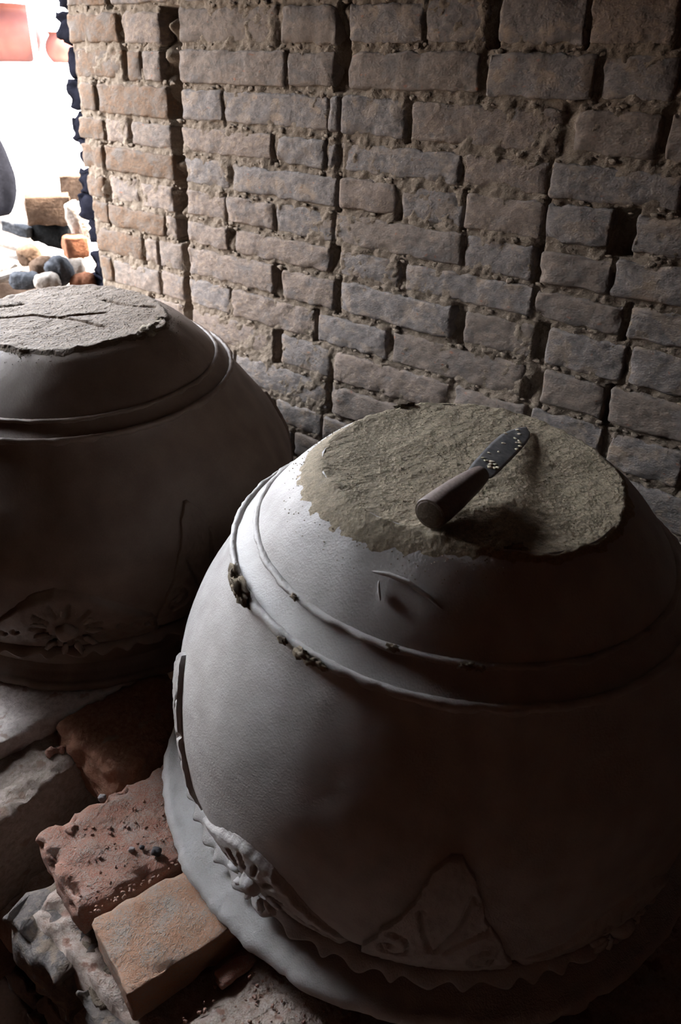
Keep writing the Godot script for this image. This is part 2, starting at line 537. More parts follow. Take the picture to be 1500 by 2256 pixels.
	for k in 1100:
		var row := rng.randi() % n_rows
		var r := rng.randf_range(0.002, 0.0062)
		var p := Vector3(-rng.randf_range(0.2, 2.0), rows[row][0] + rng.randf_range(-0.007, 0.006), rng.randf_range(-0.008, -0.002))
		st.append_from(nugget[k % 3], 0, Transform3D(Basis(Vector3(0.3, 0.5, 0.8).normalized(), rng.randf_range(-0.5, 0.5)).scaled(Vector3(1.5, 0.8, 0.7) * r), p))
	tag(put("mortar_crumbs", smoothed(st), M.mortar, wb), "", "", "", "stuff")
	var upper := slab("upper_masonry", Vector3(LEFT + 0.01, 1.5, -0.08), Vector3(2.6, 2.4, -0.004), M.brick_umber, wb)
	upper.name = "upper_masonry"
	slab("far_masonry", Vector3(0.44, 0.0, -0.08), Vector3(2.6, 1.5, -0.004), M.brick_umber, wb)


func plain_row(top: float, start: float) -> Array:
	var row := [top]
	var u := start
	while u > 0.3:
		var l := rng.randf_range(0.13, 0.3)
		row.append(u)
		row.append(u - l)
		u -= l + rng.randf_range(0.008, 0.02)
	return row


# ------------------------------------------------------------------ bench
func build_bench() -> void:
	var t := wall_frame()
	var be := base("trim_1", t)
	tag(be, "low brick and earth bench running along the wall", "bench", "", "structure")
	var soil := surf(220, 90, func(a: float, b: float) -> Vector3:
		var x: float = lerpf(LEFT, 0.9, a)
		var z: float = lerpf(1.07, 0.0, b)
		var p := Vector3(x, 0, z)
		var y: float = -0.006 + na.get_noise_3dv(p * 9.0) * 0.010 + nb.get_noise_3dv(p * 45.0) * 0.0035 + nc.get_noise_3dv(p * 130.0) * 0.0018
		y -= 0.16 * smoothstep(-0.79, -0.90, x) * smoothstep(0.55, 0.74, z)
		y += nb.get_noise_3dv(p * 24.0) * 0.013 * smoothstep(0.93, 1.06, z)
		y += 0.034 * smoothstep(-0.515, -0.465, x) * smoothstep(0.6, 0.8, z)
		if b == 0.0:
			y -= 0.05
		return Vector3(x, y, z))
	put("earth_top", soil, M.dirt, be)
	slab("core", Vector3(LEFT, -0.5, 0.0), Vector3(2.6, -0.03, 0.55), M.soot, be)
	slab("front_core", Vector3(LEFT, -0.5, 0.5), Vector3(2.6, -0.22, 1.0), M.soot, be)
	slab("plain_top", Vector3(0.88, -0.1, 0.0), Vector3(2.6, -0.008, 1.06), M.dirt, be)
	# facing: rough bricks and stones down the front of the bench
	for course in 4:
		var x := LEFT + 0.02 + 0.07 * (course % 2)
		while x < 0.8:
			var l := rng.randf_range(0.16, 0.27)
			if course < 3 and x < -0.84:
				x = -0.83
				continue
			var hgt := 0.098
			var m := block(Vector3(l, hgt, 0.13), Vector3i(8, 4, 3), 0.014, 0.012, 18.0, rng.randi() % 900, 0.02)
			put("brick", m, M.brick_soot if rng.randf() < 0.6 else M.brick_umber, be, Transform3D(Basis(Vector3.UP, rng.randf_range(-0.06, 0.06)), Vector3(x + l * 0.5, -0.062 - course * 0.108, 1.015 + rng.randf_range(-0.02, 0.015))))
			x += l + 0.015


# ------------------------------------------------------------------ pots
func profile(hs: Array, rs: Array, h: float) -> float:
	# monotone smooth interpolation between the rings
	var n := hs.size()
	if h <= hs[0]:
		return rs[0]
	if h >= hs[n - 1]:
		return rs[n - 1]
	var i := 0
	while h > hs[i + 1]:
		i += 1
	var m0: float = slope(hs, rs, i)
	var m1: float = slope(hs, rs, i + 1)
	var d: float = hs[i + 1] - hs[i]
	var t: float = (h - hs[i]) / d
	return (2 * t * t * t - 3 * t * t + 1) * rs[i] + (t * t * t - 2 * t * t + t) * d * m0 + (3 * t * t - 2 * t * t * t) * rs[i + 1] + (t * t * t - t * t) * d * m1


func slope(hs: Array, rs: Array, i: int) -> float:
	var n := hs.size()
	if i == 0:
		return (rs[1] - rs[0]) / (hs[1] - hs[0])
	if i == n - 1:
		return (rs[n - 1] - rs[n - 2]) / (hs[n - 1] - hs[n - 2])
	var a: float = (rs[i] - rs[i - 1]) / (hs[i] - hs[i - 1])
	var b: float = (rs[i + 1] - rs[i]) / (hs[i + 1] - hs[i])
	return 0.0 if a * b <= 0.0 else 2.0 * a * b / (a + b)


func round_table(table: Array, deg: float) -> float:
	# table = [[degrees, value], ...] over a full turn, smooth between
	deg = fposmod(deg, 360.0)
	var n := table.size()
	for i in n:
		var a: Array = table[i]
		var b: Array = table[(i + 1) % n]
		var d0: float = a[0]
		var d1: float = b[0] + (360.0 if i == n - 1 else 0.0)
		var x := deg if deg >= d0 else deg + 360.0
		if x >= d0 and x <= d1:
			return lerpf(a[1], b[1], smoothstep(0.0, 1.0, (x - d0) / (d1 - d0)))
	return table[0][1]


func on_pot(a: float, r: float, y: float) -> Vector3:
	return Vector3(cos(a) * r, y, sin(a) * r)


func make_pot(P: Dictionary) -> Node3D:
	# P: at (Transform3D at the mouth, which is down), tall, disc (table), ridge_h, ridge_r, lip_h, lip_r, hs, rs (belly), rim_r, s (seed), leaf_at, flower_at ... heights count down from the top
	var root := base("clay_pot", P.at)
	var H: float = P.tall
	var s: int = P.s
	var off := Vector3(s * 13.1, s * 4.7, s * 2.9)
	var disc: Array = P.disc
	var hs: Array = P.hs
	var rs: Array = P.rs
	var rh: float = P.ridge_h
	var rr: float = P.ridge_r
	var lh: float = P.lip_h
	var lr: float = P.lip_r
	var body_r := func(a: float, h: float) -> float:
		var r := 0.0
		if h < rh:
			var top: float = round_table(disc, rad_to_deg(a)) + 0.004
			var x: float = h / rh
			r = lerpf(top, rr - 0.006, x) + 0.006 * sin(x * PI)
			if h < 0.012:
				r -= (0.012 - h) * 0.6
		elif h < lh:
			var x: float = (h - rh) / (lh - rh)
			r = lerpf(rr - 0.006, lr - 0.004, pow(x, 1.5))
		else:
			r = profile(hs, rs, h)
		var q := on_pot(a, r, H - h)
		return r + nb.get_noise_3dv(q * 7.0 + off) * 0.0026 + na.get_noise_3dv(q * 34.0 + off) * 0.0007
	# body
	var stops: Array[float] = []
	for k in 26:
		stops.append(rh * k / 26.0)
	for k in 12:
		stops.append(lerpf(rh, lh, k / 12.0))
	var low: float = hs[hs.size() - 1]
	for k in 81:
		stops.append(lerpf(lh, low, k / 80.0))
	var nst := stops.size() - 1
	var body := surf(260, nst, func(u: float, v: float) -> Vector3:
		var a := (u if u < 1.0 else 0.0) * TAU
		var h: float = stops[int(round(v * nst))]
		var r: float = body_r.call(a, h)
		return on_pot(a, r, H - h))
	put("body", body, P.clay, root)
	# base: sandy disc with a ragged, lumpy edge (it is on top, as the pot stands upside down)
	var cap := surf(320, 60, func(u: float, v: float) -> Vector3:
		var a := (u if u < 1.0 else 0.0) * TAU
		var R: float = round_table(disc, rad_to_deg(a))
		R += nb.get_noise_3d(cos(a) * 9.0 + s, sin(a) * 9.0, 3.0) * 0.0045 + na.get_noise_3d(cos(a) * 26.0 + s, sin(a) * 26.0, 5.0) * 0.0014
		var x: float = minf(v / 0.84, 1.0)
		var rad: float = R * x
		var p := on_pot(a, rad, 0.0)
		var y: float = H + nb.get_noise_3dv(p * 10.0 + off) * 0.0025 + na.get_noise_3dv(p * 55.0 + off) * 0.0011
		# scrape marks run across the disc
		y += 0.00022 * sin((p.x * 0.75 + p.z * 0.66) * 300.0 + nb.get_noise_3dv(p * 14.0) * 5.0)
		for c in P.cracks:
			y -= 0.0045 * (1.0 - smoothstep(0.001, 0.0065, seg_dist(Vector2(p.x, p.z), c) + 0.002 * na.get_noise_3dv(p * 60.0)))
		if x > 0.9:
			y += 0.003 * (x - 0.9) * 10.0 * (0.3 + nb.get_noise_3d(cos(a) * 6.0, sin(a) * 6.0, s))
		if v > 0.84:
			# over the edge the sandy clay thins out down the cone
			var d: float = (v - 0.84) / 0.16
			var smear: float = (P.smear as float) * smoothstep(0.45, 1.0, cos(a - 2.75))
			var fall: float = 0.011 + 0.010 * maxf(0.0, nb.get_noise_3d(cos(a) * 5.0 + 9.0, sin(a) * 5.0, s)) + smear * 0.034
			var h: float = d * fall
			y = lerpf(y, H, minf(1.0, d * 14.0)) - h
			var skin: float = lerpf(0.0032, -0.0030, d) + nb.get_noise_3dv(Vector3(cos(a) * R, d * fall * 2.0, sin(a) * R) * 55.0 + off) * 0.0012
			rad = lerpf(R, maxf(body_r.call(a, h), R - 0.002) + skin, minf(1.0, d * 14.0))
		if v == 0.0:
			return Vector3(0, H, 0)
		return on_pot(a, rad, y), true)
	put("base", cap, P.top, root)
	# sand grains on the base and down its worn edge
	var grains := SurfaceTool.new()
	var grain_shapes := [pebble(Vector3(1, 0.7, 0.8), 3, 0.5, 3), pebble(Vector3(0.8, 0.8, 1), 6, 0.5, 3)]
	for k in 680:
		var a := rng.randf() * TAU
		var R: float = round_table(disc, rad_to_deg(a))
		var g := rng.randf_range(0.0005, 0.0011)
		var p := on_pot(a, R * sqrt(rng.randf()), H + 0.0008)
		if k > 420:
			a = deg_to_rad(rng.randf_range(85.0, 215.0)) if P.smear > 0.0 else a
			var h: float = 0.004 + 0.045 * pow(rng.randf(), 1.6) * (maxf(0.25, cos(a - 2.75)) if P.smear > 0.0 else 0.3)
			p = on_pot(a, body_r.call(a, h) + 0.0006, H - h)
		grains.append_from(grain_shapes[k % 2], 0, Transform3D(Basis(Vector3.UP, rng.randf() * TAU).scaled(Vector3.ONE * g), p))
	tag(put("sand_grains", smoothed(grains), P.top, root), "", "", "", "stuff")
	# the two ridges round the shoulder: a thin raised line and a thicker lip
	for spec in [[rh, rr, 0.0048, 0.0038], [lh, lr, 0.0048, 0.0064]]:
		var m := surf(300, 10, func(u: float, v: float) -> Vector3:
			var a := (u if u < 1.0 else 0.0) * TAU
			var q: float = (v if v < 1.0 else 0.0) * TAU
			var wob: float = nb.get_noise_3d(cos(a) * 8.0, sin(a) * 8.0, spec[0] * 90.0 + s)
			var k: float = 1.0 + wob * 0.35 + na.get_noise_3d(cos(a) * 60.0, sin(a) * 60.0, q) * 0.3
			return on_pot(a, spec[1] - spec[2] + cos(q) * spec[2] * k * 1.1 + wob * 0.001, H - spec[0] - wob * 0.0015 + sin(q) * spec[3] * k), true)
		put("shoulder_ridge", m, P.clay, root)
	# mouth rim: a broad flange with a rolled outer edge, on the ground
	var rim_r: float = P.rim_r
	var neck: float = profile(hs, rs, low)
	var fh: float = low - 0.012
	var ring := [[fh, neck - 0.004], [fh + 0.006, neck + 0.003], [fh + 0.014, neck + 0.010], [fh + 0.020, lerpf(neck, rim_r, 0.38)], [fh + 0.024, lerpf(neck, rim_r, 0.62)], [fh + 0.0255, lerpf(neck, rim_r, 0.72)], [fh + 0.0265, lerpf(neck, rim_r, 0.83)], [fh + 0.031, rim_r - 0.004], [fh + 0.037, rim_r], [H - 0.010, rim_r - 0.001], [H - 0.003, rim_r - 0.006], [H, rim_r - 0.016], [H, neck - 0.02], [fh + 0.02, neck - 0.02]]
	var nr := ring.size() - 1
	var rim := surf(320, nr, func(u: float, v: float) -> Vector3:
		var a := (u if u < 1.0 else 0.0) * TAU
		var i := int(round(v * nr))
		var outer: float = smoothstep(neck, rim_r, ring[i][1])
		var wob: float = nb.get_noise_3d(cos(a) * 4.0, sin(a) * 4.0, s * 1.7) * 0.006 + na.get_noise_3d(cos(a) * 22.0, sin(a) * 22.0, s) * 0.0035
		var g: float = 0.0022 if i == 5 else 0.0
		return on_pot(a, ring[i][1] + wob * outer, H - ring[i][0] - g + (na.get_noise_3d(cos(a) * 30.0, sin(a) * 30.0, i) * 0.0015 if i < 11 else 0.0)))
	put("mouth_rim", rim, P.clay, root)
	# ruffled strip of clay pressed on under the relief band
	var ru: float = P.ruffle_h
	var rub: float = profile(hs, rs, ru)
	var loop := [[0.0, -0.003], [0.0005, 0.008], [0.005, 0.013], [0.012, 0.019], [0.0155, 0.0185], [0.014, 0.012], [0.010, -0.004]]
	var ruf := surf(1000, 7, func(u: float, v: float) -> Vector3:
		var a := (u if u < 1.0 else 0.0) * TAU
		var i := int(round(v * 7.0)) % 7
		var wave: float = sin(a * 54.0 + 2.4 * nb.get_noise_3d(cos(a) * 5.0, sin(a) * 5.0, 2.0))
		var outer: float = clampf(loop[i][0] / 0.015, 0.0, 1.0)
		return on_pot(a, rub + loop[i][1] + outer * (0.002 + 0.0045 * wave), H - ru - loop[i][0] - outer * 0.003 * wave), true)
	put("ruffled_band", ruf, P.clay, root)
	# relief: five flower swags and five pointed leaves, in turn
	for k in 5:
		leaf_panel(root, P, H, deg_to_rad(P.leaf_at + 72.0 * k), s + k)
		flower_panel(root, P, H, deg_to_rad(P.flower_at + 72.0 * k), s + k)
	return root


func seg_dist(p: Vector2, pts: Array) -> float:
	var best := 1.0
	for i in pts.size() - 1:
		best = minf(best, p.distance_to(Geometry2D.get_closest_point_to_segment(p, pts[i], pts[i + 1])))
	return best


func spiral(c: Vector2, r0: float, r1: float, a0: float, a1: float, n := 16) -> Array:
	var out := []
	for k in n + 1:
		var t := float(k) / n
		var a := lerpf(a0, a1, t)
		out.append(c + Vector2(cos(a), sin(a)) * lerpf(r0, r1, t))
	return out


func leaf_panel(root: Node3D, P: Dictionary, H: float, mid: float, s: int) -> void:
	# a pointed leaf of clay pressed on the belly; x across, y up, both in metres on the skin
	var h_lo: float = P.leaf_lo
	var h_hi: float = P.leaf_hi
	var tall := h_lo - h_hi
	var w := tall * 0.40
	var widths := [1.0, 1.02, 0.97, 0.86, 0.74, 0.62, 0.51, 0.42, 0.34, 0.24, 0.05]
	var cuts := [
		[Vector2(-0.05, 0.30) * tall, Vector2(-0.10, 0.46) * tall, Vector2(-0.13, 0.60) * tall],
		[Vector2(-0.02, 0.30) * tall, Vector2(0.06, 0.50) * tall, Vector2(0.10, 0.74) * tall],
		[Vector2(0.03, 0.30) * tall, Vector2(0.12, 0.42) * tall, Vector2(0.22, 0.52) * tall],
		spiral(Vector2(-0.26, 0.26) * tall, 0.13 * tall, 0.02 * tall, 1.6, -4.4),
		spiral(Vector2(0.27, 0.20) * tall, 0.13 * tall, 0.02 * tall, 1.6, 7.6)]
	var dots := [Vector2(-0.13, 0.62) * tall, Vector2(0.11, 0.76) * tall, Vector2(0.23, 0.53) * tall, Vector2(-0.26, 0.27) * tall, Vector2(0.28, 0.2) * tall]
	var m := surf(60, 56, func(u: float, v: float) -> Vector3:
		# the outer two steps on each side are the side walls of the leaf
		var x: float = clampf((u * 60.0 - 2.0) / 56.0, 0.0, 1.0) * 2.0 - 1.0
		var y: float = clampf(v * 56.0 - 1.0, 0.0, 53.0) / 53.0
		var i := mini(int(y * 10.0), 9)
		var half: float = lerpf(widths[i], widths[i + 1], y * 10.0 - i) * w
		half += na.get_noise_2d(y * 4.0 + s * 7.0, signf(x) * 5.0) * 0.006
		var q := Vector2(x * half, y * tall)
		var lift: float = 0.0078 + nb.get_noise_2d(q.x * 60.0 + s * 9.0, q.y * 60.0) * 0.0016
		for c in cuts:
			lift -= 0.0074 * (1.0 - smoothstep(0.0008, 0.0042, seg_dist(q, c)))
		for c in dots:
			lift -= 0.006 * (1.0 - smoothstep(0.002, 0.0065, q.distance_to(c)))
		var edge := u * 60.0 < 1.5 or u * 60.0 > 58.5 or v * 56.0 < 0.5 or v * 56.0 > 55.5
		if edge:
			lift = -0.004
		var h: float = h_lo - q.y
		var r: float = profile(P.hs, P.rs, h)
		return on_pot(mid - q.x / r, r + lift, H - h))
	put("leaf_panel", m, P.clay, root)


func flower_panel(root: Node3D, P: Dictionary, H: float, mid: float, s: int) -> void:
	var h_lo: float = P.flower_lo
	var tall: float = h_lo - (P.flower_hi as float)
	var w := tall * 1.05
	var c0 := Vector2(0.0, tall * 0.40)
	var pits := []
	for k in 11:
		var a := TAU * k / 11.0 + 0.2
		pits.append([c0 + Vector2(cos(a), sin(a)) * tall * 0.24, c0 + Vector2(cos(a), sin(a)) * tall * 0.40])
	for sx in [-1.0, 1.0]:
		for k in 3:
			var q := Vector2(sx * tall * (0.60 + 0.15 * k), tall * (0.34 - 0.05 * k))
			pits.append(spiral(q, 0.035 * tall, 0.03 * tall, 0.0, 5.2, 7))
	var m := surf(100, 36, func(u: float, v: float) -> Vector3:
		var x: float = clampf((u * 100.0 - 1.0) / 98.0, 0.0, 1.0) * 2.0 - 1.0
		var y: float = clampf(v * 36.0 - 1.0, 0.0, 33.0) / 33.0
		var top: float = tall * (0.30 + 0.70 * pow(maxf(0.0, cos(clampf(x * 1.35, -1.5, 1.5))), 1.6)) + na.get_noise_2d(x * 5.0, s * 4.0) * 0.004
		top *= 1.0 - smoothstep(0.92, 1.0, absf(x)) * 0.6
		var q := Vector2(x * w, y * top)
		var lift: float = 0.008 + nb.get_noise_2d(q.x * 50.0 + s * 3.0, q.y * 50.0) * 0.0015
		for c in pits:
			lift -= 0.0075 * (1.0 - smoothstep(0.001, 0.0048, seg_dist(q, c)))
		lift = lerpf(-0.001, lift, smoothstep(1.0, 0.86, y) * smoothstep(1.0, 0.90, absf(x)))
		if u < 0.009 or u > 0.991 or v * 36.0 < 0.5 or v * 36.0 > 35.5:
			lift = -0.004
		var h: float = h_lo - q.y
		var r: float = profile(P.hs, P.rs, h)
		return on_pot(mid - q.x / r, r + lift, H - h))
	var panel := put("flower_panel", m, P.clay, root)
	# heart of the flower and the turned-up petal edges round it
	var hh: float = h_lo - c0.y
	var rr: float = profile(P.hs, P.rs, hh)
	var out := Vector3(cos(mid), 0.0, sin(mid))
	var side := Vector3(sin(mid), 0.0, -cos(mid))
	var at := out * (rr + 0.005) + Vector3(0, H - hh, 0)
	put("flower_heart", pebble(Vector3(0.017, 0.016, 0.018) * (tall / 0.13), s, 0.2, 8), P.clay, panel, Transform3D(Basis(side, Vector3.UP, out), at))
	for k in 11:
		var a := TAU * (k + 0.5) / 11.0 + 0.2
		var dv := side * cos(a) + Vector3.UP * sin(a)
		var pm := pebble(Vector3(0.0115, 0.0042, 0.0052) * (tall / 0.13), s + k, 0.5, 6)
		put("petal", pm, P.clay, panel, Transform3D(Basis(dv, dv.cross(out) * -1.0, out), at + dv * tall * 0.30 + out * 0.001))


func tilted(axis: Vector3, at: Vector3) -> Transform3D:
	var y := axis.normalized()
	var x := y.cross(Vector3(0, 0, 1)).normalized()
	return Transform3D(Basis(x, y, x.cross(y)), at)


var near_frame: Transform3D
const NEAR_TALL := 0.575

func near_pot() -> void:
	var axis := Vector3(0.0322, 1.0, 0.0378).normalized()
	near_frame = tilted(axis, Vector3(0.1741, 0.6434, -0.935) - axis * NEAR_TALL)
	var root := make_pot({
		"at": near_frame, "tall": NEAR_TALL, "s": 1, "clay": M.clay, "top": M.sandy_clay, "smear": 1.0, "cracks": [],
		"disc": [[4, 0.198], [21, 0.1996], [43, 0.2046], [57, 0.2090], [73, 0.2110], [86, 0.2000], [103, 0.1924], [120, 0.1893], [139, 0.1959], [153, 0.1990], [165, 0.2035], [179, 0.2032], [193, 0.1993], [208, 0.1933], [236, 0.1948], [259, 0.2029], [279, 0.2050], [299, 0.2037], [323, 0.1947], [347, 0.1937]],
		"ridge_h": 0.092, "ridge_r": 0.2915, "lip_h": 0.1235, "lip_r": 0.3235,
		"hs": [0.1235, 0.135, 0.19, 0.25, 0.31, 0.38, 0.44, 0.49, 0.515, 0.535], "rs": [0.3195, 0.3225, 0.350, 0.379, 0.398, 0.405, 0.404, 0.391, 0.379, 0.372],
		"rim_r": 0.437, "ruffle_h": 0.513, "leaf_at": 94.0, "leaf_lo": 0.500, "leaf_hi": 0.276, "flower_at": 130.0, "flower_lo": 0.519, "flower_hi": 0.392})
	tag(root, "large grey clay pot standing upside down in the foreground with a knife on its base", "pot", "unfired clay pots turned upside down")
	# crumbs of wet clay left along the lip and the edge of the base
	for c in [[161, 0.121, 0.324, 0.012], [159.5, 0.124, 0.326, 0.010], [157.6, 0.124, 0.326, 0.009], [155.6, 0.125, 0.327, 0.012], [153.8, 0.120, 0.325, 0.017], [152.2, 0.126, 0.327, 0.009], [150, 0.125, 0.326, 0.006], [163, 0.122, 0.324, 0.007], [130, 0.124, 0.325, 0.010], [128, 0.125, 0.326, 0.008], [125, 0.124, 0.325, 0.007], [112, 0.088, 0.291, 0.006], [96, 0.090, 0.292, 0.007], [93, 0.091, 0.292, 0.005], [140, 0.09, 0.291, 0.005], [244, 0.001, 0.198, 0.008], [249, 0.0, 0.199, 0.006], [82, 0.0, 0.192, 0.007], [85, 0.001, 0.193, 0.005], [136, 0.125, 0.325, 0.006]]:
		var a := deg_to_rad(c[0])
		put("clay_crumb", pebble(Vector3(c[3] * 0.45, c[3] * 0.65, c[3] * 1.1), int(c[0]), 0.9, 8), M.crumb_clay, root, Transform3D(Basis(Vector3.UP, -a), on_pot(a, c[2], NEAR_TALL - c[1])))
	# a curl of clay peeling off the cone, and a scratch flake under it
	for spec in [[[Vector2(124, 0.036), Vector2(119, 0.033), Vector2(113, 0.034), Vector2(107, 0.041), Vector2(103, 0.049)], 0.0028], [[Vector2(121, 0.041), Vector2(120, 0.048), Vector2(118.5, 0.056)], 0.003]]:
		var pts: Array = spec[0]
		var thick: float = spec[1]
		var n := pts.size() - 1
		var m := surf(24, 8, func(u: float, v: float) -> Vector3:
			var f := minf(u * n, n - 0.001)
			var i := int(f)
			var c: Vector2 = (pts[i] as Vector2).lerp(pts[i + 1], f - i)
			var q: float = (v if v < 1.0 else 0.0) * TAU
			var th: float = thick * sqrt(maxf(0.0, sin(u * PI))) + 0.0002
			var r: float = lerpf(0.203, 0.2855, c.y / 0.092) + 0.0075
			return on_pot(deg_to_rad(c.x), r + cos(q) * th, NEAR_TALL - c.y + sin(q) * th * 1.2))
		put("clay_curl", m, M.clay, root)


func far_pot() -> void:
	var axis := Vector3(0.0026, 1.0, 0.080).normalized()
	var k := 0.97
	var tall := 0.625 * k
	var top := Vector3(0, 1.10, 0) + (Vector3(-0.554, 0.6636, -1.5252) - Vector3(0, 1.10, 0)) * k
	var hs := [0.112, 0.122, 0.18, 0.25, 0.32, 0.40, 0.48, 0.54, 0.57, 0.588]
	var rs := [0.3195, 0.323, 0.363, 0.412, 0.441, 0.446, 0.422, 0.398, 0.385, 0.378]
	for i in hs.size():
		hs[i] *= k
		rs[i] *= k
	var disc := []
	for d in [[0, 0.198], [12, 0.206], [25, 0.190], [42, 0.172], [60, 0.176], [80, 0.180], [110, 0.178], [150, 0.178], [190, 0.177], [230, 0.178], [270, 0.180], [300, 0.178], [330, 0.182]]:
		disc.append([d[0], d[1] * k])
	var root := make_pot({
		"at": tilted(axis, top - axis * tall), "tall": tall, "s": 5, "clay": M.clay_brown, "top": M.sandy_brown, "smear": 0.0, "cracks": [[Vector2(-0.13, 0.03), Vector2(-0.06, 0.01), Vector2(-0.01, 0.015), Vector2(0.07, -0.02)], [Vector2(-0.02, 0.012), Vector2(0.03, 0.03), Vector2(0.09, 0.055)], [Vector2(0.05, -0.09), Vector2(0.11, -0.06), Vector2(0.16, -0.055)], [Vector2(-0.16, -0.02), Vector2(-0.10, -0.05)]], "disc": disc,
		"ridge_h": 0.086 * k, "ridge_r": 0.2945 * k, "lip_h": 0.111 * k, "lip_r": 0.3235 * k, "hs": hs, "rs": rs,
		"rim_r": 0.420 * k, "ruffle_h": 0.487 * k, "leaf_at": 48.0, "leaf_lo": 0.475 * k, "leaf_hi": 0.234 * k, "flower_at": 82.0, "flower_lo": 0.492 * k, "flower_hi": 0.335 * k})
	tag(root, "dark brown clay pot standing upside down at the left, behind the foreground pot", "pot", "unfired clay pots turned upside down")
	# torn lumps at the broken corner of the base
	for c in [[20, 0.004, 0.185, 0.016], [10, 0.006, 0.188, 0.013], [30, 0.008, 0.180, 0.013], [2, 0.004, 0.188, 0.010], [97, 0.004, 0.178, 0.008]]:
		var a := deg_to_rad(c[0])
		put("clay_crumb", pebble(Vector3(c[3], c[3] * 0.6, c[3]), int(c[0]) + 40, 0.8, 7), M.crumb_clay, root, Transform3D(Basis(Vector3.UP, -a), on_pot(a, c[2] * k, tall - c[1])))


# ------------------------------------------------------------------ knife
func pottery_knife() -> void:
	# lies across the sandy base; heights above the disc
	var butt := Vector3(-0.073, 0.0205, 0.164)
	var neck := Vector3(-0.003, 0.023, 0.069)
	var tip := Vector3(0.089, 0.005, -0.119)
	var lift := near_frame * Transform3D(Basis.IDENTITY, Vector3(0, NEAR_TALL + 0.001, 0))
	var z := (neck - butt).normalized()
	var x := Vector3.UP.cross(z).normalized() * -1.0
	var root := base("pottery_knife", lift * Transform3D(Basis(x, z.cross(x), z), neck))
	tag(root, "short kitchen knife with a plain wooden handle lying on the base of the foreground pot", "knife")
	var hl := neck.distance_to(butt)
	# handle: oval wood, thick at the butt, narrowing to the neck, ends a little rounded
	var prof := [[-hl - 0.001, 0.80], [-hl + 0.0005, 0.955], [-hl + 0.003, 1.0], [-hl * 0.8, 0.99], [-hl * 0.55, 0.93], [-hl * 0.3, 0.82], [-hl * 0.12, 0.72], [-0.004, 0.64], [0.003, 0.56], [0.006, 0.30], [0.006, 0.0]]
	var n := prof.size() - 1
	var handle := surf(36, n * 4, func(u: float, v: float) -> Vector3:
		var a := (u if u < 1.0 else 0.0) * TAU
		var f := minf(v * n, n - 0.0001)
		var i := int(f)
		var zz: float = lerpf(prof[i][0], prof[i + 1][0], f - i)
		var k: float = lerpf(prof[i][1], prof[i + 1][1], f - i) * (1.0 + 0.02 * nb.get_noise_2d(zz * 40.0, cos(a) * 2.0))
		return Vector3(cos(a) * 0.0205 * k, sin(a) * 0.0190 * k, zz), true)
	put("handle", handle, M.handle_wood, root)
	var face := surf(36, 6, func(u: float, v: float) -> Vector3:
		var a := (u if u < 1.0 else 0.0) * TAU
		var k := v * 0.95
		return Vector3(cos(a) * 0.0205 * k, sin(a) * 0.0190 * k, -hl - 0.0022 + 0.0020 * v * v + nb.get_noise_2d(cos(a) * v * 3.0, sin(a) * v * 3.0) * 0.0006))
	put("handle_end", face, M.butt_wood, root)
	# blade: a closed outline given thickness; runs on from the neck to the tip
	var bl := neck.distance_to(tip)
	var bz := (tip - neck).normalized()
	var bx := Vector3.UP.cross(bz).normalized() * -1.0
	bx = (bx + Vector3(0, -0.10, 0)).normalized()
	var by := bz.cross(bx).normalized()
	var blade_at := near_frame * Transform3D(Basis.IDENTITY, Vector3(0, NEAR_TALL + 0.001, 0)) * Transform3D(Basis(bx, by, bz), neck)
	var spine := [[-0.004, -0.008], [0.004, -0.0165], [0.02, -0.0178], [0.06, -0.0185], [0.10, -0.0185], [0.135, -0.0165], [0.16, -0.011], [0.178, -0.004], [0.190, 0.004]]
	var edge := [[-0.004, 0.010], [0.004, 0.0150], [0.02, 0.0165], [0.06, 0.0185], [0.10, 0.0200], [0.135, 0.0205], [0.16, 0.0190], [0.178, 0.0145], [0.190, 0.0065]]
	var nb_pts := spine.size() - 1
	var scale_l := bl / 0.190
	var around := [0.0, 0.12, 0.5, 0.9, 1.0]
	var blade := surf(10, nb_pts * 5, func(u: float, v: float) -> Vector3:
		var f := minf(v * nb_pts, nb_pts - 0.0001)
		var i := int(f)
		var t := f - i
		var zz: float = lerpf(spine[i][0], spine[i + 1][0], t) * scale_l
		var x0: float = lerpf(spine[i][1], spine[i + 1][1], t)
		var x1: float = lerpf(edge[i][1], edge[i + 1][1], t)
		var k := int(round(u * 10.0)) % 10
		var kk: int = k if k < 5 else 9 - k
		var thick: float = [0.0009, 0.0012, 0.0011, 0.0006, 0.0001][kk]
		return Vector3(lerpf(x0, x1, around[kk]), thick if k < 5 else -thick, zz), true)
	var local := root.transform.affine_inverse() * blade_at
	put("blade", blade, M.dark_steel, root, local)
	# dried splashes of clay on the blade
	for c in [[0.172, -0.002, 0.0040], [0.160, 0.004, 0.0045], [0.146, -0.012, 0.004], [0.141, 0.004, 0.0045], [0.137, 0.011, 0.004], [0.131, 0.014, 0.004], [0.121, 0.017, 0.004], [0.112, -0.004, 0.0045], [0.108, 0.016, 0.004], [0.080, -0.001, 0.003], [0.066, -0.010, 0.0035], [0.046, -0.012, 0.004], [0.042, -0.006, 0.004], [0.045, 0.001, 0.0055], [0.040, 0.007, 0.005], [0.036, 0.003, 0.006], [0.034, 0.013, 0.005], [0.030, 0.010, 0.005], [0.028, 0.004, 0.005], [0.128, 0.009, 0.003]]:
		put("clay_speck", pebble(Vector3(c[2] * 0.75, 0.0007, c[2] * 0.6), int(c[0] * 900), 0.6, 5), M.dried_clay, root, local * Transform3D(Basis(Vector3.UP, c[0] * 50.0), Vector3(c[1], -0.0014, c[0] * scale_l * 0.98)))


